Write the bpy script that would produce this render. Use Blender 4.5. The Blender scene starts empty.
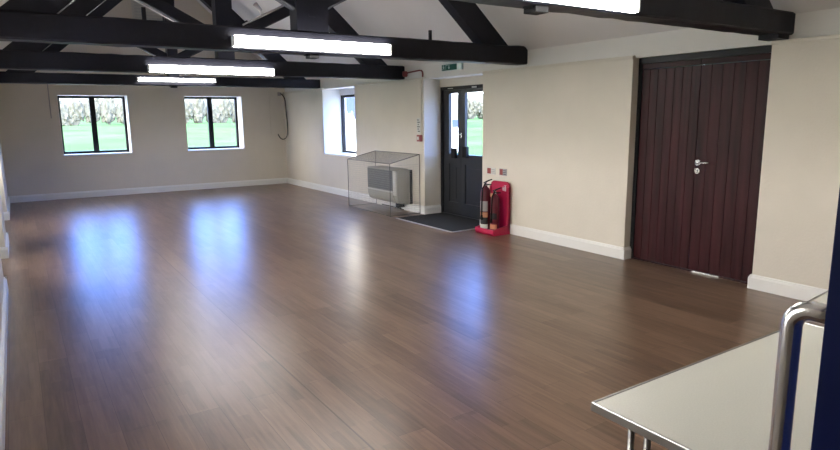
import bpy, bmesh, math, random
from mathutils import Vector, Matrix, noise
random.seed(7)
C = bpy.context.scene.collection
PI = math.pi

# ------------------------------------------------------------------ materials
MATS = {}
def mat(name, col, rough=.5, metal=0., spec=.5, bump=0., bscale=60., var=0., vscale=3., emit=None, estr=0., coat=0., stretch=None):
    m = bpy.data.materials.new(name); m.use_nodes = True
    nt = m.node_tree; N = nt.nodes; K = nt.links
    b = N['Principled BSDF']
    b.inputs['Base Color'].default_value = (*col, 1)
    b.inputs['Roughness'].default_value = rough
    b.inputs['Metallic'].default_value = metal
    b.inputs['Specular IOR Level'].default_value = spec
    b.inputs['Coat Weight'].default_value = coat
    if emit:
        b.inputs['Emission Color'].default_value = (*emit, 1)
        b.inputs['Emission Strength'].default_value = estr
    if bump or var:
        tc = N.new('ShaderNodeTexCoord'); mp = N.new('ShaderNodeMapping')
        K.new(tc.outputs['Object'], mp.inputs['Vector'])
        if stretch: mp.inputs['Scale'].default_value = stretch
    if var:
        n = N.new('ShaderNodeTexNoise'); n.inputs['Scale'].default_value = vscale; n.inputs['Detail'].default_value = 6
        K.new(mp.outputs['Vector'], n.inputs['Vector'])
        r = N.new('ShaderNodeValToRGB')
        r.color_ramp.elements[0].position = .3; r.color_ramp.elements[1].position = .7
        r.color_ramp.elements[0].color = (*[c*(1-var) for c in col], 1)
        r.color_ramp.elements[1].color = (*[min(1, c*(1+var)) for c in col], 1)
        K.new(n.outputs['Fac'], r.inputs['Fac']); K.new(r.outputs['Color'], b.inputs['Base Color'])
    if bump:
        n2 = N.new('ShaderNodeTexNoise'); n2.inputs['Scale'].default_value = bscale; n2.inputs['Detail'].default_value = 5
        K.new(mp.outputs['Vector'], n2.inputs['Vector'])
        bp = N.new('ShaderNodeBump'); bp.inputs['Strength'].default_value = bump; bp.inputs['Distance'].default_value = .01
        K.new(n2.outputs['Fac'], bp.inputs['Height']); K.new(bp.outputs['Normal'], b.inputs['Normal'])
    MATS[name] = m
    return m

M_cream = mat('cream_wall_paint', (.665, .612, .525), .55, bump=.25, bscale=55, var=.03, vscale=2)
M_white = mat('white_wall_paint', (.72, .70, .66), .6, bump=.2, bscale=50, var=.02)
M_ceil = mat('ceiling_paint', (.66, .635, .605), .7, bump=.15, bscale=14, var=.03, vscale=1.5)
M_skirt = mat('skirting_gloss', (.78, .77, .74), .3, bump=.05, bscale=20)
M_reveal = mat('reveal_paint', (.78, .77, .75), .4, bump=.1, bscale=40)
M_beam = mat('black_beam_paint', (.0075, .0080, .0145), .5, spec=.3, bump=.25, bscale=18, var=.25, vscale=6)
M_blackframe = mat('black_frame', (.010, .010, .012), .4, spec=.22)
M_doorblk = mat('dark_door_paint', (.012, .014, .018), .35, bump=.1, bscale=25)
M_brown = mat('brown_door_stain', (.033, .0072, .0090), .38, spec=.16, bump=.2, bscale=30, var=.5, vscale=14, stretch=(1, 1, .08))
M_brown2 = mat('brown_frame_stain', (.028, .007, .008), .4, spec=.16, bump=.2, bscale=30)
M_navy = mat('navy_door_paint', (.003, .009, .062), .45, spec=.2, bump=.03)
M_steel = mat('brushed_steel', (.62, .62, .62), .2, metal=1.)
M_alu = mat('aluminium_trim', (.42, .42, .41), .33, metal=1., bump=.05)
M_chrome = mat('chrome', (.85, .85, .86), .2, metal=1.)
M_cage = mat('galvanised_wire', (.40, .40, .38), .5, metal=.4)
M_cagefr = mat('cage_frame_metal', (.16, .16, .155), .45, metal=.5)
M_heat = mat('heater_beige', (.34, .33, .285), .5, bump=.05)
M_heatlt = mat('heater_light_trim', (.56, .55, .50), .4)
M_grille = mat('heater_grille', (.115, .12, .115), .5)
M_dark = mat('dark_plastic', (.010, .010, .011), .6, spec=.2)
M_red = mat('red_plastic', (.46, .008, .06), .3)
M_redcyl = mat('extinguisher_red', (.11, .008, .02), .3)
M_redbox = mat('red_box', (.27, .045, .04), .4)
M_redcable = mat('red_conduit', (.22, .035, .035), .5)
M_label_w = mat('white_label', (.62, .62, .58), .5)
M_label_o = mat('orange_label', (.55, .25, .13), .5)
M_label_k = mat('black_label', (.01, .012, .014), .4)
M_label_g = mat('grey_label', (.35, .33, .33), .5)
M_mat = mat('mat_pile', (.020, .020, .021), .9, bump=.9, bscale=350, var=.3, vscale=60)
M_trimstrip = mat('mat_edge_metal', (.55, .54, .52), .35, metal=.6)
M_lightbody = mat('light_body', (.7, .7, .7), .4)
M_tube = mat('lit_diffuser', (.9, .9, .9), .4, emit=(1., .97, .93), estr=16.)
M_green = mat('exit_green', (.004, .10, .075), .4)
M_signw = mat('sign_white', (.55, .68, .66), .4)
M_table = mat('table_laminate', (.70, .695, .62), .35, bump=.03, bscale=90, var=.05, vscale=220)
M_vent = mat('vent_grey', (.48, .48, .46), .6)
M_grass = mat('field_grass', (.062, .118, .054), .9, spec=0., bump=.6, bscale=4, var=.25, vscale=.25)
M_hedge = mat('hedge_leaves', (.092, .097, .085), .9, spec=0., bump=.25, bscale=5, var=.4, vscale=5)
M_hill = mat('far_hill', (.11, .13, .135), 1., spec=0., var=.1, vscale=.05)
M_barn = mat('white_cladding', (.9, .9, .9), .6, bump=.05)
M_blue = mat('blue_cladding', (.035, .052, .18), .5, spec=.2)
M_yard = mat('pale_concrete', (.85, .84, .82), .8, var=.05)
M_bounce = mat('bounce_concrete', (.56, .54, .50), .9, spec=.1, var=.08, vscale=1)
M_tent = mat('white_canvas', (.9, .9, .92), .6)
M_post = mat('goal_post_white', (.85, .85, .85), .5)

g = bpy.data.materials.new('window_glass'); g.use_nodes = True
nt = g.node_tree; nt.nodes.clear()
o_ = nt.nodes.new('ShaderNodeOutputMaterial'); tr = nt.nodes.new('ShaderNodeBsdfTransparent'); gl = nt.nodes.new('ShaderNodeBsdfGlossy')
gl.inputs['Roughness'].default_value = .02; mx = nt.nodes.new('ShaderNodeMixShader'); fr = nt.nodes.new('ShaderNodeFresnel'); fr.inputs['IOR'].default_value = 1.45
ge = nt.nodes.new('ShaderNodeNewGeometry'); inv = nt.nodes.new('ShaderNodeMath'); inv.operation = 'SUBTRACT'; inv.inputs[0].default_value = 1
mu = nt.nodes.new('ShaderNodeMath'); mu.operation = 'MULTIPLY'; nt.links.new(ge.outputs['Backfacing'], inv.inputs[1]); nt.links.new(inv.outputs[0], mu.inputs[0]); nt.links.new(fr.outputs[0], mu.inputs[1])
nt.links.new(mu.outputs[0], mx.inputs[0]); nt.links.new(tr.outputs[0], mx.inputs[1]); nt.links.new(gl.outputs[0], mx.inputs[2]); nt.links.new(mx.outputs[0], o_.inputs[0])
M_glass = g

# floor: wood-look vinyl planks running along y
FX = 1.224-(-.8+5.72)/2      # one sheet joint, in the floor's own coordinates
def floor_mat():
    m = bpy.data.materials.new('vinyl_plank_floor'); m.use_nodes = True
    nt = m.node_tree; N = nt.nodes; K = nt.links; b = N['Principled BSDF']
    tc = N.new('ShaderNodeTexCoord')
    sep = N.new('ShaderNodeSeparateXYZ'); K.new(tc.outputs['Object'], sep.inputs[0])
    comb = N.new('ShaderNodeCombineXYZ'); K.new(sep.outputs['Y'], comb.inputs['X']); K.new(sep.outputs['X'], comb.inputs['Y'])
    br = N.new('ShaderNodeTexBrick'); K.new(comb.outputs[0], br.inputs['Vector'])
    br.inputs['Scale'].default_value = 1.; br.inputs['Brick Width'].default_value = 1.25; br.inputs['Row Height'].default_value = .155
    br.inputs['Mortar Size'].default_value = .0012; br.inputs['Mortar Smooth'].default_value = .3
    br.offset = .37; br.offset_frequency = 2
    br.inputs['Color1'].default_value = (0, 0, 0, 1); br.inputs['Color2'].default_value = (1, 1, 1, 1); br.inputs['Mortar'].default_value = (.5, .5, .5, 1)
    # second finer strips for the three-strip look
    br2 = N.new('ShaderNodeTexBrick'); K.new(comb.outputs[0], br2.inputs['Vector'])
    br2.inputs['Scale'].default_value = 1.; br2.inputs['Brick Width'].default_value = .42; br2.inputs['Row Height'].default_value = .0517
    br2.inputs['Mortar Size'].default_value = .0; br2.offset = .43
    br2.inputs['Color1'].default_value = (0, 0, 0, 1); br2.inputs['Color2'].default_value = (1, 1, 1, 1)
    mp = N.new('ShaderNodeMapping'); mp.inputs['Scale'].default_value = (42, 2.6, 1); K.new(tc.outputs['Object'], mp.inputs['Vector'])
    n = N.new('ShaderNodeTexNoise'); n.inputs['Scale'].default_value = 1.; n.inputs['Detail'].default_value = 8; n.inputs['Roughness'].default_value = .65
    K.new(mp.outputs[0], n.inputs['Vector'])
    big = N.new('ShaderNodeTexNoise'); big.inputs['Scale'].default_value = .8; big.inputs['Detail'].default_value = 4
    K.new(tc.outputs['Object'], big.inputs['Vector'])
    def math_(op, a, bb):
        x = N.new('ShaderNodeMath'); x.operation = op
        for i, v in enumerate((a, bb)):
            if isinstance(v, (int, float)): x.inputs[i].default_value = v
            else: K.new(v, x.inputs[i])
        return x.outputs[0]
    s = math_('ADD', math_('MULTIPLY', n.outputs['Fac'], .62), math_('MULTIPLY', br.outputs['Color'], .19))
    s = math_('ADD', s, math_('MULTIPLY', br2.outputs['Color'], .14))
    s = math_('ADD', s, math_('MULTIPLY', big.outputs['Fac'], .15))
    r = N.new('ShaderNodeValToRGB'); K.new(s, r.inputs['Fac'])
    e = r.color_ramp.elements
    e[0].position = .31; e[0].color = (.100, .060, .040, 1)
    e[1].position = .79; e[1].color = (.262, .167, .112, 1)
    mm = N.new('ShaderNodeMix'); mm.data_type = 'RGBA'; mm.inputs['B'].default_value = (.06, .035, .022, 1)
    seam = math_('COMPARE', math_('ABSOLUTE', math_('SUBTRACT', sep.outputs['X'], FX), 0), 0)
    seam_n = seam.node; seam_n.inputs[2].default_value = .0035
    K.new(math_('MULTIPLY', math_('MAXIMUM', br.outputs['Fac'], seam), .85), mm.inputs['Factor']); K.new(r.outputs['Color'], mm.inputs['A'])
    K.new(mm.outputs['Result'], b.inputs['Base Color'])
    # scuffs vary the gloss
    sc = N.new('ShaderNodeTexNoise'); sc.inputs['Scale'].default_value = 3.; sc.inputs['Detail'].default_value = 9; sc.inputs['Roughness'].default_value = .7
    K.new(tc.outputs['Object'], sc.inputs['Vector'])
    mr = N.new('ShaderNodeMapRange'); K.new(sc.outputs['Fac'], mr.inputs['Value'])
    mr.inputs['From Min'].default_value = .3; mr.inputs['From Max'].default_value = .7; mr.inputs['To Min'].default_value = .27; mr.inputs['To Max'].default_value = .33
    b.inputs['Roughness'].default_value = .30
    b.inputs['Specular IOR Level'].default_value = .5
    bp = N.new('ShaderNodeBump'); bp.inputs['Strength'].default_value = .17; bp.inputs['Distance'].default_value = .004
    wv = N.new('ShaderNodeTexNoise'); wv.inputs['Scale'].default_value = 5.; wv.inputs['Detail'].default_value = 2; K.new(tc.outputs['Object'], wv.inputs['Vector'])
    h = math_('ADD', math_('MULTIPLY', n.outputs['Fac'], .45), math_('MULTIPLY', wv.outputs['Fac'], 1.3))
    h = math_('SUBTRACT', h, math_('MULTIPLY', br.outputs['Fac'], .6))
    K.new(h, bp.inputs['Height']); K.new(bp.outputs['Normal'], b.inputs['Normal'])
    return m
M_floor = floor_mat()

# ------------------------------------------------------------------ mesh helper
class MB:
    def __init__(s): s.bm = bmesh.new()
    def quadbox(s, P):   # P: 8 points, bottom 4 then top 4
        v = [s.bm.verts.new(p) for p in P]
        for f in ((0,3,2,1),(4,5,6,7),(0,1,5,4),(1,2,6,5),(2,3,7,6),(3,0,4,7)): s.bm.faces.new([v[i] for i in f])
        return s
    def box(s, x0, x1, y0, y1, z0, z1, bev=0.):
        if bev:
            t = bmesh.new(); vs = [t.verts.new(p) for p in ((x0,y0,z0),(x1,y0,z0),(x1,y1,z0),(x0,y1,z0),(x0,y0,z1),(x1,y0,z1),(x1,y1,z1),(x0,y1,z1))]
            for f in ((0,3,2,1),(4,5,6,7),(0,1,5,4),(1,2,6,5),(2,3,7,6),(3,0,4,7)): t.faces.new([vs[i] for i in f])
            bmesh.ops.bevel(t, geom=list(t.edges), offset=bev, segments=2, affect='EDGES', profile=.6)
            s.merge(t); return s
        return s.quadbox([(x0,y0,z0),(x1,y0,z0),(x1,y1,z0),(x0,y1,z0),(x0,y0,z1),(x1,y0,z1),(x1,y1,z1),(x0,y1,z1)])
    def merge(s, t, M=None):
        mp = {v: s.bm.verts.new(M @ v.co if M else v.co) for v in t.verts}
        for f in t.faces:
            nf = s.bm.faces.new([mp[v] for v in f.verts]); nf.smooth = f.smooth
        t.free()
    def prism(s, pts, axis, a, b):   # 2D outline extruded along an axis
        def P(u, v, w): return {0:(w,u,v), 1:(u,w,v), 2:(u,v,w)}[axis]
        A = [s.bm.verts.new(P(u,v,a)) for u,v in pts]; B = [s.bm.verts.new(P(u,v,b)) for u,v in pts]
        s.bm.faces.new(A); s.bm.faces.new(B[::-1]); n = len(pts)
        for i in range(n): s.bm.faces.new((A[i], B[i], B[(i+1)%n], A[(i+1)%n]))
        return s
    def tube(s, path, r, n=10, smooth=True):
        path = [Vector(p) for p in path]; rings = []
        for i, p in enumerate(path):
            d = (path[min(i+1, len(path)-1)] - path[max(i-1, 0)]).normalized()
            if i == 0: ref = Vector((0,0,1)) if abs(d.z) < .9 else Vector((1,0,0))
            u = d.cross(ref).normalized(); w = d.cross(u).normalized(); ref = u.cross(d)
            rr = r[i] if isinstance(r, (list, tuple)) else r
            rings.append([s.bm.verts.new(p + rr*(math.cos(2*PI*k/n)*u + math.sin(2*PI*k/n)*w)) for k in range(n)])
        for a, b in zip(rings, rings[1:]):
            for k in range(n):
                f = s.bm.faces.new((a[k], a[(k+1)%n], b[(k+1)%n], b[k])); f.smooth = smooth
        s.bm.faces.new(rings[0][::-1]); s.bm.faces.new(rings[-1])
        return s
    def lathe(s, prof, cx, cy, n=24):
        rings = [[s.bm.verts.new((cx+r*math.cos(2*PI*k/n), cy+r*math.sin(2*PI*k/n), z)) for k in range(n)] for r, z in prof]
        for a, b in zip(rings, rings[1:]):
            for k in range(n):
                f = s.bm.faces.new((a[k], a[(k+1)%n], b[(k+1)%n], b[k])); f.smooth = True
        s.bm.faces.new(rings[0][::-1]); s.bm.faces.new(rings[-1])
        return s
    def band(s, cx, cy, r, z0, z1, a0, a1, th=.0015, n=14):   # curved label on a cylinder
        q = []
        for k in range(n+1):
            a = a0 + (a1-a0)*k/n; c, d = math.cos(a), math.sin(a)
            q.append([s.bm.verts.new((cx+rr*c, cy+rr*d, z)) for rr, z in ((r,z0),(r+th,z0),(r+th,z1),(r,z1))])
        for a, b in zip(q, q[1:]):
            for k in range(4): s.bm.faces.new((a[k], b[k], b[(k+1)%4], a[(k+1)%4]))
        s.bm.faces.new(q[0]); s.bm.faces.new(q[-1][::-1])
        return s
    def timber(s, A, B, w, h, up, segs=14, j=.005, seed=0):
        """hewn timber from A to B, width w sideways, height h along `up`."""
        A, B, up = Vector(A), Vector(B), Vector(up).normalized()
        d = (B-A).normalized(); side = d.cross(up).normalized(); up = side.cross(d).normalized()
        rings = []; ch = .014
        sec = [(-w/2+ch,-h/2),(w/2-ch,-h/2),(w/2,-h/2+ch),(w/2,h/2-ch),(w/2-ch,h/2),(-w/2+ch,h/2),(-w/2,h/2-ch),(-w/2,-h/2+ch)]
        for i in range(segs+1):
            p = A + (B-A)*i/segs; ring = []
            for k, (a, b) in enumerate(sec):
                t = Vector((i*.9+seed*7.3, k*1.7, seed*3.1))
                ja = noise.noise(t)*j if 0 < i < segs else 0; jb = noise.noise(t+Vector((9,4,2)))*j if 0 < i < segs else 0
                ring.append(s.bm.verts.new(p + side*(a+ja) + up*(b+jb)))
            rings.append(ring)
        n = len(sec)
        for a, b in zip(rings, rings[1:]):
            for k in range(n): s.bm.faces.new((a[k], a[(k+1)%n], b[(k+1)%n], b[k]))
        s.bm.faces.new(rings[0][::-1]); s.bm.faces.new(rings[-1])
        return s
    def build(s, name, m, parent=None):
        bmesh.ops.recalc_face_normals(s.bm, faces=s.bm.faces)
        off = Vector()
        if parent is None:
            lo = Vector([min(v.co[i] for v in s.bm.verts) for i in range(3)]); hi = Vector([max(v.co[i] for v in s.bm.verts) for i in range(3)])
            off = Vector(((lo.x+hi.x)/2, (lo.y+hi.y)/2, lo.z))
        else:
            q = parent
            while q: off = off + q.location; q = q.parent
        bmesh.ops.translate(s.bm, verts=s.bm.verts, vec=-off)
        me = bpy.data.meshes.new(name); s.bm.to_mesh(me); s.bm.free()
        me.materials.append(m)
        o = bpy.data.objects.new(name, me); C.objects.link(o)
        if parent: o.parent = parent
        else: o.location = off
        return o

def tag(o, label=None, cat=None, group=None, kind=None):
    if label: o['label'] = label
    if cat: o['category'] = cat
    if group: o['group'] = group
    if kind: o['kind'] = kind
    return o
def empty(name, loc):
    o = bpy.data.objects.new(name, None); o.location = loc; o.empty_display_size = .1; C.objects.link(o); return o
def struct(name, mb, m, parent=None):
    o = mb.build(name, m, parent)
    if not parent: o['kind'] = 'structure'
    return o
def arc(c, r, a0, a1, n, fn): return [fn(c[0]+r*math.cos(a0+(a1-a0)*k/n), c[1]+r*math.sin(a0+(a1-a0)*k/n)) for k in range(n+1)]

# ------------------------------------------------------------------ room constants (metres)
W = 5.197; L = 13.519; XL = -.21; XM = 2.465
LED = 2.043; UP = W+.035; OUT = 5.72; EAVE = 2.26; SL = .90
APEX = EAVE + SL*(UP-XM)
YN0, YN1 = .25, .36          # near wall

# ------------------------------------------------------------------ floor, walls, ceiling
struct('floor', MB().box(-.8, OUT, -1.6, L+.2, -.12, 0), M_floor)

b = MB()
for y0, y1, z0, z1 in ((YN1,2.708,0,LED),(4.05,6.39,0,LED),(7.785,10.03,0,LED),(10.03,11.42,0,.775),(11.42,L,0,LED)):
    b.box(W, OUT, y0, y1, z0, z1)
wr = struct('wall_right', b, M_cream)
# rounded lip along the top of the cream lining
b = MB()
for y0, y1 in ((YN1,2.708),(4.05,6.39),(7.785,10.03),(11.42,L)):
    pr = [(W-.010, LED-.012),(W-.014, LED),(W-.012, LED+.012),(W-.004, LED+.022),(UP, LED+.024),(UP, LED-.012)]
    b.prism(pr, 1, y0, y1)
struct('ledge', b, M_cream, wr)
struct('upper_wall', MB().box(UP, OUT, YN1, L, LED, EAVE+.02), M_white, wr)

# back gable wall with two window openings
WIN = [(.752, 1.962), (3.03, 4.238)]; WZ0, WZ1 = .832, 1.965
b = MB(); Y0, Y1 = L, L+.45
xs = [-.8, WIN[0][0], WIN[0][1], WIN[1][0], WIN[1][1], OUT]
for i in range(5):
    if i in (1, 3):
        b.box(xs[i], xs[i+1], Y0, Y1, -.1, WZ0); b.box(xs[i], xs[i+1], Y0, Y1, WZ1, EAVE)
    else: b.box(xs[i], xs[i+1], Y0, Y1, -.1, EAVE)
b.prism([(-.8, EAVE),(OUT, EAVE),(UP+.02, EAVE+.1),(XM, APEX+.1),(XM-(UP-XM)-.02, EAVE+.1)], 1, Y0, Y1)
wb = struct('wall_back', b, M_cream)

# left wall: piers with shallow alcoves between
b = MB()
b.box(-.85, XL, 11.18, L, 0, EAVE); b.box(-.85, XL, 8.04, 9.1, 0, EAVE)
LW_ADDED = [(1.3, 2.9, XL), (3.9, 5.5, XL), (6.57, 7.94, -.62), (9.35, 10.95, -.62)]  # openings for the added, unseen left windows
def holed(ya, yb, xa, y0, y1):
    b.box(-.85, xa, ya, y0, 0, EAVE); b.box(-.85, xa, y1, yb, 0, EAVE); b.box(-.85, xa, y0, y1, 0, .8); b.box(-.85, xa, y0, y1, 2.0, EAVE)
holed(YN1, 3.4, XL, 1.3, 2.9); holed(3.4, 6.47, XL, 3.9, 5.5); holed(6.47, 8.04, -.62, 6.57, 7.94); holed(9.1, 11.18, -.62, 9.35, 10.95)
b.box(-.62, XL, 6.47, 8.04, 2.08, EAVE); b.box(-.62, XL, 9.1, 11.18, 2.08, EAVE)
struct('wall_left', b, M_cream)

# near wall with its doorway
b = MB(); LX = XM-(UP-XM)
b.box(1.80, OUT, YN0, YN1, 0, EAVE); b.box(-.85, XL, YN0, YN1, 0, EAVE); b.box(XL, 1.80, YN0, YN1, 2.1, EAVE)
b.prism([(-.85, EAVE),(OUT, EAVE),(UP+.02, EAVE+.1),(XM, APEX+.1),(LX-.02, EAVE+.1)], 1, YN0, YN1)
struct('wall_near', b, M_cream)
# lobby the photograph is taken from
b = MB(); b.box(-.8, -.7, -1.6, YN0, 0, 2.4); b.box(2.3, 2.4, -1.6, YN0, 0, 2.4); b.box(-.8, 2.4, -1.7, -1.6, 0, 2.4); b.box(-.8, 2.4, -1.7, YN0, 2.4, 2.5)
struct('wall_lobby', b, M_cream)

# sloped ceiling
def slope(name, sgn):
    b = MB(); e = XM+sgn*(UP+.03-XM); ze = EAVE-SL*.03
    b.prism([(e, ze),(XM, APEX),(XM, APEX+.12),(XM+sgn*(OUT-XM), EAVE-SL*(OUT-UP)+.20),(XM+sgn*(OUT-XM), EAVE-.02)], 1, YN0, L+.1)
    return struct(name, b, M_ceil)
slope('ceiling_right', 1); slope('ceiling_left', -1)

# ------------------------------------------------------------------ skirting boards
SKP = [(0,0),(.022,0),(.022,.095),(.018,.104),(.013,.110),(.010,.120),(.004,.126),(0,.126)]
def skirt(b, p, q, nx, ny):
    """profile swept along p->q on the wall, standing out towards (nx, ny)"""
    p, q = Vector((*p, 0)), Vector((*q, 0)); n = Vector((nx, ny, 0)); d = (q-p).normalized()
    A = []; B = []
    for u, z in SKP:
        A.append(b.bm.verts.new(p+n*u+Vector((0,0,z)))); B.append(b.bm.verts.new(q+n*u+Vector((0,0,z))))
    b.bm.faces.new(A); b.bm.faces.new(B[::-1]); k = len(SKP)
    for i in range(k): b.bm.faces.new((A[i], B[i], B[(i+1)%k], A[(i+1)%k]))
b = MB()
skirt(b, (W, YN1), (W, 2.708), -1, 0); skirt(b, (W, 4.05), (W, 6.39), -1, 0); skirt(b, (W, 7.785), (W, L), -1, 0)
skirt(b, (W-.022, 2.708), (W+.10, 2.708), 0, 1); skirt(b, (W-.022, 4.05), (W+.095, 4.05), 0, -1)
skirt(b, (W-.022, 7.785), (5.49, 7.785), 0, -1); skirt(b, (W-.022, 6.39), (5.49, 6.39), 0, 1)
struct('baseboard_right', b, M_skirt)
b = MB(); skirt(b, (XL, L), (W, L), 0, -1); struct('baseboard_back', b, M_skirt)
b = MB()
for y0, y1 in ((11.18, L), (8.04, 9.1), (YN1, 6.47)): skirt(b, (XL, y0), (XL, y1), 1, 0)
skirt(b, (-.62, 11.18), (XL+.022, 11.18), 0, -1); skirt(b, (-.62, 8.04), (XL+.022, 8.04), 0, -1)
skirt(b, (-.62, 6.47), (XL+.022, 6.47), 0, 1); skirt(b, (-.62, 9.1), (XL+.022, 9.1), 0, 1)
struct('baseboard_left', b, M_skirt)
b = MB(); skirt(b, (1.86, YN1), (W, YN1), 0, 1); struct('baseboard_near', b, M_skirt)

# ------------------------------------------------------------------ back windows
def back_window(n, x0, x1):
    yf = L+.34
    r = empty('window_%d' % n, ((x0+x1)/2, yf, WZ0)); r['kind'] = 'structure'
    b = MB(); t = .052; xm = x0+.45*(x1-x0)+.06; y1 = yf+.06
    b.box(x0, x0+t, yf, y1, WZ0, WZ1); b.box(x1-t, x1, yf, y1, WZ0, WZ1)
    b.box(x0+t, x1-t, yf, y1, WZ0, WZ0+t); b.box(x0+t, x1-t, yf, y1, WZ1-t, WZ1)
    b.box(xm-.048, xm+.048, yf-.01, y1, WZ0+t, WZ1-t)
    b.build('window_frame', M_blackframe, r)
    MB().box(x0+t, xm-.048, yf+.028, yf+.034, WZ0+t, WZ1-t).build('pane', M_glass, r)
    MB().box(xm+.048, x1-t, yf+.028, yf+.034, WZ0+t, WZ1-t).build('pane', M_glass, r)
    b = MB(); b.box(xm-.012, xm+.012, yf-.035, yf-.01, 1.16, 1.20); b.box(xm-.008, xm+.008, yf-.045, yf-.03, 1.08, 1.19)
    b.build('window_catch', M_dark, r)
    # painted reveal lining and sill
    b = MB(); b.box(x0-.001, x0+.008, L+.002, yf, WZ0, WZ1); b.box(x1-.008, x1+.001, L+.002, yf, WZ0, WZ1); b.box(x0+.008, x1-.008, L+.002, yf, WZ1-.008, WZ1+.001)
    b.build('reveal', M_reveal, r)
    MB().box(x0, x1, L-.012, yf, WZ0-.02, WZ0+.008, .004).build('sill', M_skirt, r)
back_window(1, *WIN[0]); back_window(2, *WIN[1])

# unseen windows added along the left wall to let daylight in
for n, (y0, y1, xa) in enumerate(LW_ADDED):
    r = empty('window_%d' % (n+4), (-.8, (y0+y1)/2, .8)); r['kind'] = 'structure'; t = .05; ym = (y0+y1)/2; xf = -.82
    b = MB(); b.box(xf, xf+.06, y0, y0+t, .8, 2.0); b.box(xf, xf+.06, y1-t, y1, .8, 2.0); b.box(xf, xf+.06, y0+t, y1-t, .8, .8+t); b.box(xf, xf+.06, y0+t, y1-t, 2.0-t, 2.0)
    b.box(xf, xf+.07, ym-.045, ym+.045, .8+t, 2.0-t); b.build('window_frame', M_blackframe, r)
    MB().box(xf+.028, xf+.034, y0+t, ym-.045, .8+t, 2.0-t).build('pane', M_glass, r)
    MB().box(xf+.028, xf+.034, ym+.045, y1-t, .8+t, 2.0-t).build('pane', M_glass, r)
    MB().box(xf+.06, xa+.012, y0, y1, .782, .808, .004).build('sill', M_skirt, r)

# side window in the right wall
def side_window():
    y0, y1, z0, z1 = 10.03, 11.42, .775, LED; xf = 5.60
    r = empty('window_3', (xf, (y0+y1)/2, z0)); r['kind'] = 'structure'; t = .05; zt = 1.925
    b = MB(); x1 = xf+.06; ym = (y0+y1)/2
    b.box(xf, x1, y0, y0+t, z0, zt); b.box(xf, x1, y1-t, y1, z0, zt); b.box(xf, x1, y0+t, y1-t, z0, z0+t); b.box(xf, x1, y0+t, y1-t, zt-t, zt)
    b.box(xf-.01, x1, ym-.045, ym+.045, z0+t, zt-t)
    b.build('window_frame', M_blackframe, r)
    MB().box(xf+.028, xf+.034, y0+t, ym-.045, z0+t, zt-t).build('pane', M_glass, r)
    MB().box(xf+.028, xf+.034, ym+.045, y1-t, z0+t, zt-t).build('pane', M_glass, r)
    b = MB(); b.box(W+.002, xf, y0-.001, y0+.008, z0, LED-.01); b.box(W+.002, xf, y1-.008, y1+.001, z0, LED-.01)
    b.box(xf-.02, OUT, y0, y1, zt, LED)
    b.build('reveal', M_reveal, r)
    MB().box(W-.015, xf, y0, y1, z0-.02, z0+.01, .004).build('sill', M_skirt, r)
side_window()

# ------------------------------------------------------------------ brown plank double door
def double_door():
    y0, y1, xd = 2.708, 4.05, W+.098
    r = empty('door_1', (xd, (y0+y1)/2, 0)); r['kind'] = 'structure'
    b = MB(); b.box(xd-.005, xd+.10, y1-.04, y1, 0, LED); b.box(xd-.005, xd+.10, y0, y0+.04, 0, LED)
    b.box(xd-.02, xd+.10, y0+.04, y1-.04, 1.985, LED)
    b.build('door_frame', M_blackframe, r)
    ym = (y0+y1)/2
    for a, c, n in ((ym+.002, y1-.042, 7), (y0+.042, ym-.002, 6)):
        b = MB(); w = (c-a)/n
        for k in range(n):
            b.box(xd+.004+random.uniform(0, .002), xd+.05, a+k*w+.0012, a+(k+1)*w-.0012, .016, 1.928, .004)
        b.box(xd+.02, xd+.045, a, c, .014, 1.93)
        lf = b.build('door_leaf', M_brown, r)
        MB().box(xd-.002, xd+.05, a, c, 1.932, 1.983, .004).build('top_rail', M_brown2, lf)
        if n == 6:
            hy = ym-.035; z = 1.045
            q = MB(); t = bmesh.new(); bmesh.ops.create_cone(t, cap_ends=True, segments=24, radius1=.027, radius2=.027, depth=.012)
            q.merge(t, Matrix.Translation((xd-.002, hy, z)) @ Matrix.Rotation(PI/2, 4, 'Y'))
            q.tube([(xd, hy, z), (xd-.045, hy, z), (xd-.054, hy-.012, z), (xd-.056, hy-.04, z), (xd-.054, hy-.09, z+.003), (xd-.05, hy-.135, z+.005)], [.010,.010,.0105,.010,.009,.008], 12)
            q.build('lever_handle', M_steel, lf)
            q = MB(); t = bmesh.new(); bmesh.ops.create_cone(t, cap_ends=True, segments=24, radius1=.026, radius2=.026, depth=.012)
            q.merge(t, Matrix.Translation((xd-.002, hy, z-.078)) @ Matrix.Rotation(PI/2, 4, 'Y'))
            e = q.build('lock_rose', M_steel, lf)
            q = MB(); q.box(xd-.011, xd-.007, hy-.005, hy+.005, z-.094, z-.066, .001); q.build('keyhole', M_dark, e)
    MB().box(xd-.003, xd+.10, y0+.04, y1-.04, 0, .012, .003).build('threshold', M_brown2, r)
    MB().box(xd-.012, xd-.003, 3.06, 3.33, 0, .012, .002).build('gap_gleam', M_steel, r)  # steel strip stands in for the daylight gleam under the door
double_door()

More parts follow.
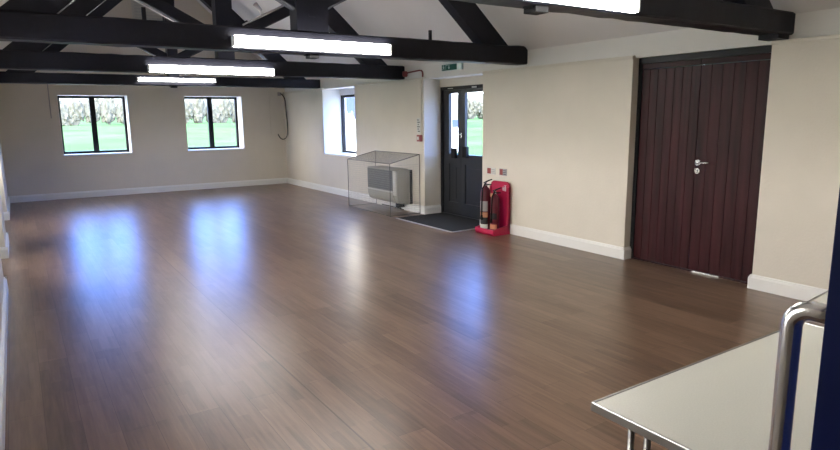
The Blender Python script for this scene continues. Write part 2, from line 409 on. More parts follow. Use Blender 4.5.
# ------------------------------------------------------------------ glazed entrance doors
def entrance():
    y0, y1, xd, zt = 6.39, 7.785, 5.5, 1.925
    r = empty('door_2', (xd, (y0+y1)/2, 0)); r['kind'] = 'structure'
    b = MB(); b.box(xd, xd+.09, y1-.05, y1, 0, zt); b.box(xd, xd+.09, y0, y0+.05, 0, zt); b.box(xd, xd+.09, y0+.05, y1-.05, zt-.05, zt)
    b.build('door_frame', M_blackframe, r)
    MB().box(xd-.01, OUT, y0, y1, zt, LED).build('lintel', M_cream, r)
    def leaf(a, c, pa, pc):
        b = MB(); x0, x1 = xd+.02, xd+.065; zb, z1 = .93, 1.825
        b.box(x0, x1, a, pa, .01, zt-.052); b.box(x0, x1, pc, c, .01, zt-.052)
        b.box(x0, x1, pa, pc, z1, zt-.052); b.box(x0, x1, pa, pc, .78, zb); b.box(x0, x1, pa, pc, .01, .2)
        b.box(x0+.012, x1-.01, pa, pc, .2, .78)
        b.box(x0+.004, x0+.012, pa+.05, pc-.05, .25, .73, .003)
        lf = b.build('door_leaf', M_doorblk, r)
        MB().box(x0+.02, x0+.026, pa, pc, zb, z1).build('pane', M_glass, lf)
        return lf
    l1 = leaf(7.292, 7.733, 7.365, 7.59); l2 = leaf(6.442, 7.288, 6.55, 7.195)
    MB().box(xd-.03, xd+.02, 7.38, 7.475, .87, 1.02, .006).build('push_pad', M_dark, l1)
    MB().box(xd-.03, xd+.02, 7.10, 7.20, .89, 1.05, .006).build('push_pad', M_dark, l2)
    q = MB(); q.box(xd+.008, xd+.02, 7.262, 7.284, 1.17, 1.25, .004); q.tube([(xd+.01, 7.272, 1.225), (xd-.02, 7.272, 1.225), (xd-.02, 7.245, 1.222)], .008, 10)
    q.build('latch', M_steel, l2)
    MB().box(xd-.012, xd, 6.90, 7.00, 1.885, 1.905, .003).build('white_sticker', M_label_w, r)
    MB().box(xd-.012, xd, 7.46, 7.58, 1.893, 1.902, .003).build('white_sticker', M_label_w, r)
    MB().box(xd-.01, xd+.1, y0+.05, y1-.05, 0, .01).build('threshold', M_doorblk, r)
entrance()

# ------------------------------------------------------------------ blue door by the camera with a steel pull handle
r = empty('door_3', (.885, YN1, 0)); r['kind'] = 'structure'
MB().box(.885, 1.76, YN1-.046, YN1, .01, 2.06, .002).build('door_leaf', M_navy, r)
b = MB(); b.box(1.765, 1.80, YN0, YN1, 0, 2.1); b.box(XL, 1.765, YN0, YN1, 2.065, 2.1); b.build('door_frame', M_navy, r)
hx, hz, st = .957, 1.210, .073
path = [(hx, YN1-.002, hz), (hx, YN1+st-.03, hz)]
for k in range(1, 9):
    a = k/8*PI/2; path.append((hx, YN1+st-.03+.03*math.sin(a), hz-.03+.03*math.cos(a)))
path += [(hx, YN1+st, hz-.1), (hx, YN1+st, hz-.28)]
for k in range(0, 9):
    a = k/8*PI/2; path.append((hx, YN1+st-.03+.03*math.cos(a), hz-.31-.03*math.sin(a)))
path.append((hx, YN1-.002, hz-.34))
MB().tube(path, .0150, 20).build('pull_handle', M_chrome, r)

# ------------------------------------------------------------------ roof trusses
TY = [2.66, 5.69, 8.47, 11.66]
BZ = [(2.10, 2.272), (2.095, 2.302), (2.07, 2.275), (2.07, 2.24)]; BW = .19
TL = ['nearest black timber roof truss, its tie beam ending above the brown double door',
      'black timber roof truss second from the camera, carrying the widest wholly visible light',
      'black timber roof truss third from the camera, ending beside the red conduit',
      'black timber roof truss farthest from the camera, closest to the back windows']
def truss(i):
    y = TY[i]; BZ0, BZ1 = BZ[i]
    r = empty('roof_truss', (XM, y, BZ0)); tag(r, TL[i], 'roof truss', 'black roof trusses')
    xe = UP+.005; zc = (BZ0+BZ1)/2
    MB().timber((LX, y, zc), (xe, y, zc), BW, BZ1-BZ0, (0,0,1), 40, .008, i).build('tie_beam', M_beam, r)
    a = math.atan(.88); hp = .25
    for s in (1, -1):
        # rafter: lower edge meets beam top at 2.09 from the middle
        x0, x1 = 2.09, 2.09+hp/math.sin(a)
        b = MB(); b.prism([(XM+s*(x0+.03), BZ1-.03), (XM+s*(x1+.03), BZ1-.03), (XM+s*x1, BZ1+.004), (XM+s*.02, BZ1+.88*(x1-.02)), (XM+s*.02, BZ1+.88*(x0-.02)), (XM+s*x0, BZ1+.004)], 1, y-.075, y+.075)
        b.build('rafter', M_beam, r)
        # strut from the post up to the rafter
        A = Vector((XM+s*.10, y, 2.55)); B = Vector((XM+s*1.40, y, 3.22))
        MB().timber(A, B, .10, .14, (-s*.46, 0, .88), 8, .005, i*9+s+3).build('strut', M_beam, r)
    b = MB()
    hw = (.13, .162, .108, .085)[i]
    xm = XM+(.02 if i == 1 else 0)
    b.prism([(xm-hw, BZ1-.02),(xm+hw, BZ1-.02),(xm+hw, 3.3),(xm+hw+.03, 3.95),(xm-hw-.03, 3.95),(xm-hw, 3.3)], 1, y-.085, y+.085)
    k = b.build('king_post', M_beam, r)
    MB().box(XM-.02, XM+.05, y-.089, y-.084, 2.435, 2.46).build('peg', M_beam, k)
    if i == 1:
        for x in (1.005, 3.876): MB().box(x-.016, x+.016, y-.03, y-.005, BZ1-.01, 2.41, .003).build('iron_stub', M_beam, r)
    if i == 0:
        MB().box(xe-.20, xe-.04, y-.08, y+.08, LED+.022, BZ0+.004, .004).build('packing_block', M_beam, r)
    return r
TR = [truss(i) for i in range(4)]

# black junction boxes under the beams
JB = [(2.545, 0, 'small black box under the nearest beam, by the light cut off at the top'),
      (2.50, 1, 'small black box under the second beam, below the long light'),
      (2.46, 3, 'small black box under the farthest beam, between the back windows')]
for x, i, lab in JB:
    BZ0 = BZ[i][0]
    r = empty('sensor_box', (x, TY[i], BZ0)); tag(r, lab, 'sensor box')
    MB().box(x-.05, x+.05, TY[i]-.05, TY[i]+.05, BZ0-.036, BZ0+.01, .005).build('housing', M_dark, r)
    MB().box(x-.075, x-.05, TY[i]-.03, TY[i]+.03, BZ0-.012, BZ0+.01, .003).build('cable_gland', M_dark, r)

# ------------------------------------------------------------------ fluorescent batten lights on the beam faces
LT = [(1.63, 3.232, 0, 2.100, 2.215, 'long white batten light on the nearest beam, cut off by the top of the photo'),
      (1.691, 3.295, 1, 2.116, 2.217, 'long lit white batten light on the second beam, the widest wholly in view'),
      (1.474, 3.083, 2, 2.068, 2.160, 'lit white batten light on the third beam, just below the widest light'),
      (1.853, 3.153, 3, 2.138, 2.192, 'lit white batten light on the farthest beam, lowest and smallest of the lights')]
for x0, x1, i, z0, z1, lab in LT:
    yf = TY[i]-BW/2; r = empty('batten_light', ((x0+x1)/2, yf, z0)); tag(r, lab, 'light', 'batten lights on the roof beams')
    MB().box(x0+.01, x1-.01, yf-.03, yf+.004, z0+.012, z1-.012, .004).build('light_body', M_lightbody, r)
    b = MB(); zm = z0+.52*(z1-z0)
    b.box(x0, x1, yf-.075, yf-.028, zm+.0012, z1, .014); b.box(x0, x1, yf-.075, yf-.028, z0, zm-.0012, .014)
    d = b.build('diffuser', M_tube, r)
    MB().box(x0-.004, x0+.012, yf-.08, yf-.02, z0+.004, z1-.004, .005).build('end_cap', M_lightbody, r)
    MB().box(x1-.012, x1+.004, yf-.08, yf-.02, z0+.004, z1-.004, .005).build('end_cap', M_lightbody, r)

# conduits and little spot fittings on the third truss strut
def onstrut(t, s, up): return Vector((XM+s*(.10+1.32*t), TY[2]-.035, 2.55+.68*t+.085+up))
r = empty('spot_rail', onstrut(.15, 1, .0)); tag(r, 'thin pale rail with two small spotlights along a truss strut, behind the king post', 'spotlight rail')
MB().tube([onstrut(.12, 1, .012), onstrut(.85, 1, .012)], .013, 8).build('rail', M_label_g, r)
for t in (.32, .62):
    p = onstrut(t, 1, .02); q = MB()
    q.tube([p, p+Vector((-.03, -.02, .07))], .008, 8); q.tube([p+Vector((-.01, -.02, .06)), p+Vector((-.10, -.05, .13))], [.02, .032], 12)
    s_ = q.build('spotlight', M_label_g, r)
r = MB().tube([(XM-.14, TY[2]-.05, 2.46), (XM-1.25, TY[2]-.05, 3.02)], .008, 8).build('conduit', M_skirt)
tag(r, 'thin white conduit running under the left strut of the third truss', 'conduit')

# grey panel on the gable
r = empty('gable_vent', (2.46, L, 3.0)); tag(r, 'grey louvred vent panel high on the back gable behind the trusses', 'vent')
b = MB(); b.box(2.18, 2.74, L-.03, L+.002, 3.28, 4.05); b.build('vent_frame', M_heatlt, r)
b = MB()
for k in range(12): b.box(2.22, 2.70, L-.045, L-.02, 3.32+k*.058, 3.355+k*.058)
b.build('louvres', M_vent, r)

# ------------------------------------------------------------------ heater and its wire cage
r = empty('wall_heater', (5.05, 8.61, .15)); tag(r, 'beige gas wall heater with a dark grille, inside the wire cage', 'heater')
xf, ya, yb = 4.905, 8.15, 9.08
pr = [(W-.012, .13),(4.99, .13),(4.935, .165),(xf+.004, .24),(xf, .30),(xf, .66),(xf+.012, .675),(W-.012, .675)]
MB().prism(pr, 1, ya+.10, yb).build('casing', M_heat, r)
pr2 = [(W-.03, .135),(4.995, .135),(4.95, .165),(xf+.02, .24),(xf+.016, .30),(xf+.016, .655),(xf+.03, .665),(W-.03, .665)]
MB().prism(pr2, 1, ya, ya+.10).build('end_panel', M_heat, r)
MB().box(xf-.006, xf+.02, ya+.015, ya+.10, .27, .655, .008).build('control_cover', M_heatlt, r)
b = MB(); b.box(xf-.004, xf+.004, ya+.115, yb-.015, .335, .655)
for k in range(22): b.box(xf-.010, xf, ya+.12, yb-.02, .340+k*.0142, .347+k*.0142)
b.build('grille', M_grille, r)
MB().box(xf-.012, xf+.004, ya+.105, yb-.005, .305, .328, .004).build('trim_strip', M_heatlt, r)
b = MB(); b.box(W-.04, W-.001, ya-.015, ya+.02, .12, .66); b.build('wall_bracket', M_dark, r)
b = MB(); b.box(5.02, 5.12, ya+.10, ya+.22, .06, .132, .005); b.build('gas_valve', M_dark, r)
b = MB(); b.tube([(5.07, ya+.16, .07), (5.07, ya+.16, .03), (5.13, ya+.16, .015), (5.16, ya+.3, .015), (5.16, ya+.9, .015)], .008, 8); b.build('gas_pipe', M_dark, r)

r = empty('wire_cage', (4.92, 8.57, 0)); tag(r, 'grey wire mesh guard cage standing around the wall heater', 'heater guard')
cx0, cx1, cy0, cy1, cf, cb = 4.637, W-.026, 7.885, 9.27, .800, .918
P = lambda x, y, z: Vector((x, y, z))
fb = [P(cx0,cy0,.008), P(cx0,cy1,.008)]
b = MB(); rr = .0055
for q in (cy0, cy1):
    b.tube([P(cx0,q,.0), P(cx0,q,cf)], rr, 8); b.tube([P(cx0,q,cf), P(cx1,q,cb)], rr, 8); b.tube([P(cx1,q,.0), P(cx1,q,cb)], rr, 8); b.tube([P(cx0,q,.008), P(cx1,q,.008)], rr, 8)
b.tube([P(cx0,cy0,cf), P(cx0,cy1,cf)], rr, 8); b.tube([P(cx0,cy0,.008), P(cx0,cy1,.008)], rr, 8); b.tube([P(cx1,cy0,cb), P(cx1,cy1,cb)], rr, 8)
b.build('cage_frame', M_cagefr, r)
def wires(name, O, U, V, nu, nv, w=.0011):
    b = MB(); O, U, V = Vector(O), Vector(U), Vector(V)
    for k in range(1, nu): b.tube([O+U*k/nu, O+U*k/nu+V], w, 4, False)
    for k in range(1, nv): b.tube([O+V*k/nv, O+V*k/nv+U], w, 4, False)
    b.build(name, M_cage, r)
wires('front_mesh', (cx0,cy0,.008), (0,cy1-cy0,0), (0,0,cf-.008), 56, 24)
wires('top_mesh', (cx0,cy0,cf), (0,cy1-cy0,0), (cx1-cx0,0,cb-cf), 56, 20)
for q in (cy0, cy1):
    b = MB(); n = 20
    for k in range(1, n):
        t = k/n; b.tube([(cx0+(cx1-cx0)*t, q, .008), (cx0+(cx1-cx0)*t, q, cf+(cb-cf)*t)], .0011, 4, False)
    for k in range(1, 24): b.tube([(cx0, q, cf*k/24), (cx1, q, cf*k/24)], .0011, 4, False)
    b.build('side_mesh', M_cage, r)

# ------------------------------------------------------------------ door mat
r = empty('door_mat', (5.05, 7.0, 0)); tag(r, 'dark grey entrance mat on the floor in front of the glazed door', 'mat')
MB().box(4.645, 5.47, 6.325, 7.70, .0005, .012, .003).build('pile', M_mat, r)
b = MB(); b.box(4.622, 4.645, 6.30, 7.70, .0005, .010, .003); b.box(4.645, 5.19, 6.30, 6.325, .0005, .010, .003); b.build('metal_edging', M_trimstrip, r)

# ------------------------------------------------------------------ fire point
r = empty('extinguisher_stand', (5.03, 5.965, 0)); tag(r, 'red plastic fire extinguisher stand on the floor against the cream wall', 'stand')
ya, yb = 5.79, 6.15
b = MB(); pts = [(ya,.0),(yb,.0),(yb,.60),(yb-.02,.645),(yb-.06,.665),(ya+.06,.665),(ya+.02,.645),(ya,.60)]
b.prism(pts, 0, W-.055, W-.028)
b.box(W-.075, W-.03, ya, ya+.02, .04, .60, .006); b.box(W-.075, W-.03, yb-.02, yb, .04, .60, .006)
b.build('back_board', M_red, r)
b = MB()
b.prism([(W-.055, .0),(4.907, .0),(4.885, .03),(4.888, .045),(4.907, .045),(W-.055, .045)], 1, ya, yb)
b.prism([(4.885, .03),(4.890, .075),(4.898, .075),(4.902, .04)], 1, ya, yb)
b.prism([(W-.055, .04),(4.895, .04),(4.899, .075),(W-.055, .12)], 1, ya, ya+.018); b.prism([(W-.055, .04),(4.895, .04),(4.899, .075),(W-.055, .12)], 1, yb-.018, yb)
b.build('base_tray', M_red, r)
b = MB(); xx = W-.057
b.box(xx-.002, xx+.002, ya+.055, ya+.085, .545, .600, .001); b.box(xx-.002, xx+.002, ya+.062, ya+.078, .600, .615); b.box(xx-.002, xx+.002, ya+.050, ya+.090, .615, .621)
b.prism([(ya+.095,.55),(ya+.118,.55),(ya+.122,.575),(ya+.110,.612),(ya+.104,.585),(ya+.096,.59)], 0, xx-.002, xx+.002)
b.build('white_symbol', M_label_w, r)

def extinguisher(cx, cy, R, H, lab, co2):
    r = empty('fire_extinguisher', (cx, cy, .046)); tag(r, lab, 'fire extinguisher', 'fire extinguishers on the red stand')
    z = .046
    MB().lathe([(R*.9, z),(R, z+.012),(R, z+H*.78),(R*.93, z+H*.84),(R*.7, z+H*.89),(.022, z+H*.92),(.02, z+H*.95)], cx, cy, 28).build('cylinder', M_redcyl, r)
    zt = z+H*.95
    b = MB(); b.lathe([(.018, zt-.01),(.020, zt),(.018, zt+.03),(.010, zt+.04)], cx, cy, 14); b.build('valve', M_steel, r)
    b = MB(); b.quadbox([(cx-.012,cy-.01,zt+.025),(cx+.012,cy-.01,zt+.025),(cx+.012,cy+.03,zt+.03),(cx-.012,cy+.03,zt+.03),(cx-.012,cy-.01,zt+.034),(cx+.012,cy-.01,zt+.034),(cx+.012,cy+.03,zt+.04),(cx-.012,cy+.03,zt+.04)])
    b.tube([(cx, cy+.03, zt+.03),(cx, cy-.03, zt+.055),(cx, cy-.12, zt+.085)], [.009,.009,.006], 8)
    b.tube([(cx, cy+.02, zt+.015),(cx, cy-.04, zt+.012),(cx, cy-.11, zt+.02)], [.008,.008,.006], 8)
    b.build('handle', M_dark, r)
    a = PI+.35
    path = [(cx, cy, zt+.01), (cx-.03, cy-.03, zt+.03), (cx-R-.01, cy-.03, zt-.03), (cx-R-.014, cy-.02, z+H*.6), (cx-R-.012, cy-.015, z+H*.32)]
    b = MB(); b.tube(path, .009, 10); b.tube([path[-1], (cx-R-.012, cy-.015, z+H*.22)], [.012,.017], 10); b.build('hose', M_dark, r)
    lab_ = ((.40,.62,M_label_g),(.27,.38,M_label_o if not co2 else M_label_k),(.13,.27,M_label_k),(.03,.12,M_label_w)) if not co2 else ((.80,.90,None),(.30,.46,M_label_k),(.05,.17,M_label_o))
    for k, (f0, f1, m) in enumerate(lab_):
        if m is None: continue
        MB().band(cx, cy, R+.0005, z+H*f0, z+H*f1, PI-.9, PI+1.35).build('label', m, r)
    if co2:
        MB().box(cx-R-.004, cx-R+.012, cy-.02, cy+.02, z+H*.88, z+H*.96, .003).build('safety_tag', M_label_o, r)
extinguisher(4.985, 6.060, .064, .60, 'taller dark red fire extinguisher on the left of the red stand, beside the door', False)
extinguisher(5.015, 5.912, .058, .50, 'shorter dark red fire extinguisher with a black label band, right on the red stand', True)

for ya, yb, lab, mm in ((6.115, 6.285, 'small red and pale sign plate on the wall above the extinguishers, nearer the door', M_label_w), (5.895, 6.035, 'small square red and brown sign plate above the red stand, farther from the door', M_label_g)):
    r = empty('safety_sign', (W, (ya+yb)/2, .735)); tag(r, lab, 'sign', 'sign plates above the fire point')
    MB().box(W-.008, W+.001, ya, yb, .735, .822, .002).build('plate', mm, r)
    MB().box(W-.0095, W-.007, ya+(yb-ya)*.52, yb-.008, .742, .815, .0008).build('red_panel', M_redbox, r)
    b = MB(); ym = ya+(yb-ya)*.26
    for k in range(3): b.box(W-.0095, W-.007, ya+.012, ya+(yb-ya)*.46, .750+k*.022, .758+k*.022)
    b.build('grey_mark', M_label_g if mm is M_label_w else M_label_k, r)

# break-glass point with notices and red conduit
r = empty('call_point', (W, 7.87, 1.11)); tag(r, 'red square fire alarm call point on the wall beside the entrance door', 'call point')
MB().box(W-.045, W, 7.83, 7.93, 1.115, 1.215, .006).build('housing', M_redbox, r)
MB().box(W-.048, W-.043, 7.868, 7.915, 1.14, 1.19, .001).build('white_window', M_label_w, r)
r = empty('notice', (W, 7.93, 1.22)); tag(r, 'narrow white paper notice on the wall just above the red call point', 'notice')
pp = MB().box(W-.004, W+.001, 7.885, 7.985, 1.235, 1.47).build('paper', M_label_w, r)
b = MB()
for k in range(6): b.box(W-.0055, W-.0035, 7.90+(k%2)*.025, 7.955+(k%3)*.008, 1.262+k*.034, 1.276+k*.034)
b.build('printed_lines', M_label_k, r)
b = MB(); zc = 2.165
b.tube([(UP-.016, 8.30, zc-.03),(UP-.016, 8.25, zc),(UP-.016, 7.93, zc+.012),(UP-.016, 7.87, zc+.004),(UP-.016, 7.845, zc-.02),(UP-.016, 7.84, zc-.06),(UP-.020, 7.84, 2.075)], .011, 10)
tag(b.build('fire_alarm_conduit', M_redcable), 'red conduit bending along the upper wall from the third beam to the door', 'conduit')
tag(MB().box(W-.024, W-.0005, 7.83, 7.85, 1.216, 2.03, .003).build('cable_trunking', M_cream), 'thin cream cable trunking running down to the red call point', 'trunking')
b = MB(); b.lathe([(.03,2.10),(.042,2.12),(.042,2.17),(.03,2.185)], UP-.06, 8.27, 16)
tag(b.build('alarm_sounder', M_redcable), 'small dark red alarm sounder at the end of the third beam', 'alarm')
# exit sign
r = empty('exit_sign', (UP, 7.1, 2.12)); tag(r, 'green emergency exit sign with a running figure above the entrance door', 'exit sign')
ya, yb, za, zb = 6.86, 7.33, 2.125, 2.212; x = UP-.028
MB().box(x, UP, ya, yb, za, zb, .004).build('sign_box', M_signw, r)
MB().box(x-.003, x+.002, ya+.11, yb-.004, za+.004, zb-.004, .001).build('green_panel', M_green, r)
b = MB(); X0, X1 = x-.005, x-.002
def yz(u, v): return (7.315-u*.001, za+.008+v*.001)      # millimetres, u to the right as seen
def poly(pts): b.prism([yz(*p) for p in pts], 0, X0, X1)
poly([(30,58),(40,58),(43,63),(40,69),(30,69),(27,63)])                        # head
poly([(22,54),(44,54),(58,40),(52,36),(42,45),(40,28),(26,28),(26,46),(16,38),(12,42)])
poly([(26,30),(40,30),(58,18),(54,12),(36,21),(30,22),(18,4),(10,8)])
poly([(86,66),(132,66),(132,60),(92,60),(92,8),(86,8)])                        # doorway
poly([(158,64),(172,64),(172,34),(188,34),(165,8),(142,34),(158,34)])          # arrow
b.build('white_symbol', M_signw, r)

# cable hanging in the far corner
r = empty('aerial_cable', (5.0, L, 1.0)); tag(r, 'black cable hanging in a loop in the far corner by the back wall', 'cable')
pts = [(5.11,13.475,2.03),(5.15,13.46,2.0),(5.178,13.40,1.90),(5.18,13.36,1.7),(5.18,13.32,1.4),(5.178,13.31,1.2),(5.165,13.34,1.08),(5.13,13.40,1.02),(5.08,13.45,1.02),(5.035,13.465,1.07),(5.01,13.47,1.13)]
fine = []
for i in range(len(pts)-1):
    p0, p1, p2, p3 = [Vector(pts[max(0, min(len(pts)-1, i+k))]) for k in (-1,0,1,2)]
    for k in range(5):
        t = k/5; fine.append(.5*((2*p1)+(p2-p0)*t+(2*p0-5*p1+4*p2-p3)*t*t+(3*p1-p0-3*p2+p3)*t**3))
fine.append(Vector(pts[-1]))
MB().tube(fine, .011, 8).build('cable', M_dark, r)
MB().box(5.06, 5.13, L-.05, L, 1.98, 2.06, .005).build('junction_box', M_label_g, r)
tag(MB().box(.612, .628, L-.014, L+.0005, 1.53, 2.26, .002).build('cable_trunking', M_label_g), 'thin grey cable trunking running down the back wall left of a window', 'trunking')
tag(MB().box(4.86, 4.875, L-.012, L+.0005, 1.13, 2.26, .002).build('cable_trunking', M_cream), 'thin cream trunking down the back wall beside the hanging black cable', 'trunking')

# ------------------------------------------------------------------ folding tables
def table(x0, x1, y0, y1, zt, rot, piv, lab):
    r = empty('folding_table', (*piv, 0)); tag(r, lab, 'table'); 
    th = .024
    MB().box(x0+.008, x1-.008, y0+.008, y1-.008, zt-.022, zt).build('tabletop', M_table, r)
    b = MB(); e = .008
    for a in ((x0, x0+e, y0, y1), (x1-e, x1, y0, y1), (x0+e, x1-e, y0, y0+e), (x0+e, x1-e, y1-e, y1)): b.box(*a, zt-th, zt+.0025, .003)
    b.build('edge_trim', M_alu, r)
    b = MB(); b.box(x0+.1, x1-.1, y0+.08, y0+.10, zt-.055, zt-.0215); b.box(x0+.1, x1-.1, y1-.10, y1-.08, zt-.055, zt-.0215)
    b.box(x0+.08, x0+.10, y0+.08, y1-.08, zt-.05, zt-.0215); b.box(x1-.10, x1-.08, y0+.08, y1-.08, zt-.05, zt-.0215)
    b.build('underframe', M_alu, r)
    for sx, xx in ((1, x0+.068), (-1, x1-.068)):
        for sy, yy in ((1, y0+.115), (-1, y1-.115)):
            b = MB(); q = .026
            p = [(xx, yy-q, zt-.024), (xx, yy-q*.9, .05), (xx, yy-q*.7, .02), (xx, yy, .009), (xx, yy+q*.7, .02), (xx, yy+q*.9, .05), (xx, yy+q, zt-.024)]
            b.tube(p, .0095, 12); b.build('leg', M_alu, r)
    r.rotation_euler.z = rot
    return r
table(1.278, 2.47, .47, 1.083, .70, 0, (1.86, .78), 'low cream topped folding table in the foreground with metal edging')
table(2.515, 3.74, .50, 1.11, .755, math.radians(6.), (2.515, 1.11), 'second cream folding table mostly hidden behind the steel pull handle')

# ------------------------------------------------------------------ outdoors
def gz(x, y): return -.15 + .020*max(0, math.hypot(x-2.5, y-7)-9)
b = MB(); n = 44; vs = {}
for i in range(n+1):
    for j in range(n+1):
        x = -60+i*200/n; y = -60+j*220/n; vs[i,j] = b.bm.verts.new((x, y, gz(x, y) if gz(x,y) > -.14 else -.15))
for i in range(n):
    for j in range(n): b.bm.faces.new((vs[i,j], vs[i+1,j], vs[i+1,j+1], vs[i,j+1]))
b.build('grass_field', M_grass)['kind'] = 'structure'
b = MB(); pr = [(-140, 0)]
for k in range(41):
    x = -140+k*12; pr.append((x, 11+4*noise.noise(Vector((x*.012, 3.3, 0)))+(3 if x < 20 else 0)))
pr += [(340, 0)]
b.prism(pr, 1, 190, 230); b.build('far_hill', M_hill)['kind'] = 'structure'

b = MB()
for x0, x1, y0, y1 in ((-26, -.86, -14, 24), (5.73, 9.5, -14, 24), (-.86, 5.73, L+.46, 24)): b.box(x0, x1, y0, y1, -.2, -.06)
b.build('bounce_apron', M_bounce)['kind'] = 'structure'  # unseen pale ground added to bounce neutral light up inside
def bush_mesh(seed, w, h):
    b = MB()
    for k in range(5):
        t = bmesh.new(); bmesh.ops.create_icosphere(t, subdivisions=3, radius=1)
        cx = random.uniform(-.35, .35)*w; cz = h*random.uniform(.3, .62)
        R = (w*random.uniform(.35, .5), w*random.uniform(.25, .4), h*random.uniform(.3, .42))
        for v in t.verts:
            d = 1+.4*noise.noise(v.co*2.6+Vector((seed*3.1, k*5.7, 0)))+.25*noise.noise(v.co*7+Vector((k, seed, 1)))
            v.co = Vector((v.co.x*R[0]*d+cx, v.co.y*R[1]*d, max(0, v.co.z*R[2]*d+cz)))
        b.merge(t)
    b.tube([(0,0,0),(.05*w,0,h*.35)], [.06,.04], 8)
    for i, tgt in ((0, .99), (1, .8)):
        lo = min(v.co[i] for v in b.bm.verts); hi = max(v.co[i] for v in b.bm.verts)
        for v in b.bm.verts: v.co[i] = max(-tgt/2, min(tgt/2, (v.co[i]-(lo+hi)/2)/(hi-lo)*tgt*(1.5 if i == 0 else 1)))
    return b
protos = []
def bush(x, y, w, h, lab, grp):
    if len(protos) < 4:
        o = bush_mesh(len(protos), 1., 1.).build('hedge_bush', M_hedge); protos.append(o)
        me_w = o
    else:
        o = random.choice(protos).copy(); C.objects.link(o)
    o.scale = (w, w, h); o.location = (x, y, gz(x, y)-.05); o.rotation_euler.z = 0
    tag(o, lab, 'bush', grp)
for k in range(7): bush(2.6+k*1.4, 70, 1.4, random.uniform(2.3, 3.2), 'grey-green hedge bush across the field, seen through the left back window', 'hedge seen through the left back window')
for k in range(9): bush(13.0+k*1.4, 70, 1.4, random.uniform(2.5, 3.4), 'grey-green hedge bush across the field, seen through the right back window', 'hedge seen through the right back window')
for k in range(8): bush(41.5+k*1.9, 60, 1.9, random.uniform(2.2, 3.0), 'grey-green hedge bush across the field, seen through the entrance door glass', 'hedge seen through the entrance door')
# barn, tent and yard to the right of the hall
struct('yard', MB().box(13.5, 28.6, 20, 46, .0, .62), M_yard) if False else None
r = empty('barn', (21, 42, 0)); tag(r, 'white clad barn outside, glimpsed through the side window and the narrow door pane', 'barn')
x0, x1, y0, y1, z0 = 16.9, 29.9, 40, 52, gz(20, 40)-.2
b = MB(); b.box(x0, x1, y0, y1, z0, 4.2); b.build('wall', M_barn, r)
b = MB(); b.prism([(y0-.4, 4.1),(y1+.4, 4.1),((y0+y1)/2, 5.6)], 0, x0-.3, x1+.3); b.build('roof', M_barn, r)
b = MB(); b.box(17.2, 22.8, y0-.12, y0+.02, z0, 3.1); b.build('blue_door', M_blue, r)
b = MB(); b.box(28.6, 29.9, y0-.12, y0+.02, .55, 1.2); b.build('blue_panel', M_blue, r)
b = MB()
for k in range(5):
    x = -2+k; 
yd = MB(); A = [(9.6, 20), (15.0, 20), (29.9, 39.8), (17.4, 39.8)]
yd.quadbox([(x, y, gz(x, y)-.25) for x, y in A]+[(x, y, gz(x, y)+.06) for x, y in A])
o = yd.build('paved_yard', M_yard); o['kind'] = 'structure'
def tent(x, y, w, h, he, lab):
    r = empty('marquee', (x, y, gz(x, y))); tag(r, lab, 'marquee', 'marquees by the barn'); z = gz(x, y)
    b = MB(); b.prism([(x-w/2, z),(x+w/2, z),(x+w/2, z+he),(x+w*.10, z+h*.93),(x, z+h),(x-w*.10, z+h*.93),(x-w/2, z+he)], 1, y, y+3); b.build('canvas', M_tent, r)
    b = MB(); b.tube([(x, y, z+h-.05),(x, y, z+h+.15)], .03, 8); b.build('finial', M_tent, r)
tent(17.80, 36, .55, 2.15, 1.5, 'white pointed marquee outside, left one seen through the side window')
tent(18.42, 36, .5, 1.35, .9, 'white lower marquee outside, right one seen through the side window')
for k in range(3):
    x, y = 29.6+k*1.3, 36-k*.2
    r = MB().tube([(x, y, gz(x, y)-.1), (x, y, gz(x, y)+1.5)], .05, 8).build('fence_post', M_post)
    tag(r, 'slim white post standing in the field beyond the entrance door', 'post', 'white posts beyond the entrance door')

# ------------------------------------------------------------------ sky and sun
w = bpy.data.worlds.new('sky'); bpy.context.scene.world = w; w.use_nodes = True
nt = w.node_tree; N = nt.nodes; K = nt.links; bg = N['Background']
tc = N.new('ShaderNodeTexCoord'); sp = N.new('ShaderNodeSeparateXYZ'); K.new(tc.outputs['Generated'], sp.inputs[0])
def ramp(stops):
    cr = N.new('ShaderNodeValToRGB'); K.new(sp.outputs['Z'], cr.inputs['Fac']); e = cr.color_ramp.elements
    e[0].position, e[0].color = stops[0][0], (*stops[0][1], 1); e[1].position, e[1].color = stops[-1][0], (*stops[-1][1], 1)
    for p, c in stops[1:-1]: e.new(p).color = (*c, 1)
    return cr.outputs['Color']
clear = ramp([(0, (.40, .42, .44)), (.055, (.40, .43, .46)), (.13, (.10, .28, .92)), (.30, (.13, .30, .92)), (.7, (.35, .45, .65))])   # open sky beyond the field
white_sky = ramp([(0, (.95, .93, .88)), (.5, (1., .96, .90)), (1, (.62, .64, .68))])                                                        # unseen white sky, added to light the room through the left windows
mr = N.new('ShaderNodeMapRange'); 
ma = N.new('ShaderNodeMath'); ma.operation = 'MULTIPLY_ADD'; K.new(sp.outputs['Y'], ma.inputs[0]); ma.inputs[1].default_value = .5; K.new(sp.outputs['X'], ma.inputs[2])
K.new(ma.outputs[0], mr.inputs['Value']); mr.interpolation_type = 'SMOOTHSTEP'
mr.inputs['From Min'].default_value = -.35; mr.inputs['From Max'].default_value = -.12
mx = N.new('ShaderNodeMix'); mx.data_type = 'RGBA'; K.new(mr.outputs[0], mx.inputs['Factor']); K.new(white_sky, mx.inputs['A']); K.new(clear, mx.inputs['B'])
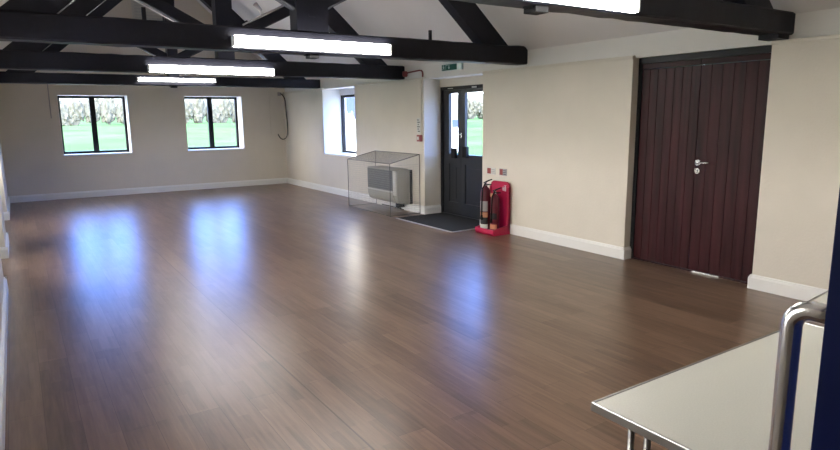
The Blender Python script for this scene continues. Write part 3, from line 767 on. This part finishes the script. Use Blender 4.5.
dt = N.new('ShaderNodeVectorMath'); dt.operation = 'DOT_PRODUCT'; K.new(tc.outputs['Generated'], dt.inputs[0]); dt.inputs[1].default_value = (.412, .885, .215)
m2 = N.new('ShaderNodeMapRange'); m2.interpolation_type = 'SMOOTHSTEP'; K.new(dt.outputs['Value'], m2.inputs['Value']); m2.inputs['From Min'].default_value = .9876; m2.inputs['From Max'].default_value = .9962
m3 = N.new('ShaderNodeMix'); m3.data_type = 'RGBA'; K.new(m2.outputs[0], m3.inputs['Factor']); K.new(mx.outputs['Result'], m3.inputs['A']); m3.inputs['B'].default_value = (1.0, .97, .90, 1)  # unseen white sky patch added to brighten the side window's floor reflection
K.new(m3.outputs['Result'], bg.inputs['Color']); bg.inputs['Strength'].default_value = 9.5
s = bpy.data.lights.new('sun', 'SUN'); s.energy = 4.; s.angle = .01; s.color = (1, .95, .88)
so = bpy.data.objects.new('sun', s); C.objects.link(so); so.location = (-20, -30, 30)
so.rotation_euler = (Vector((.0, .85, -.5))).to_track_quat('-Z', 'Y').to_euler()

# ------------------------------------------------------------------ camera
f, yaw, pitch, roll = 611.135, .58015, -.17657, -.01098
fwd = Vector((math.sin(yaw)*math.cos(pitch), math.cos(yaw)*math.cos(pitch), math.sin(pitch)))
rt = Vector((math.cos(yaw), -math.sin(yaw), 0)); up = rt.cross(fwd)
R_ = rt*math.cos(roll)+up*math.sin(roll); U_ = -rt*math.sin(roll)+up*math.cos(roll)
cam = bpy.data.cameras.new('camera'); co = bpy.data.objects.new('camera', cam); C.objects.link(co)
M = Matrix((R_, U_, -fwd)).transposed().to_4x4(); M.translation = (0, 0, 1.5)
co.matrix_world = M
cam.sensor_fit = 'HORIZONTAL'; cam.sensor_width = 36; cam.lens = f/840*36; cam.clip_start = .02; cam.clip_end = 600
sc = bpy.context.scene; sc.camera = co
sc.view_settings.view_transform = 'Standard'; sc.view_settings.look = 'None'; sc.view_settings.gamma = 1
sc.view_settings.use_curve_mapping = False
sc.view_settings.exposure = 1.1
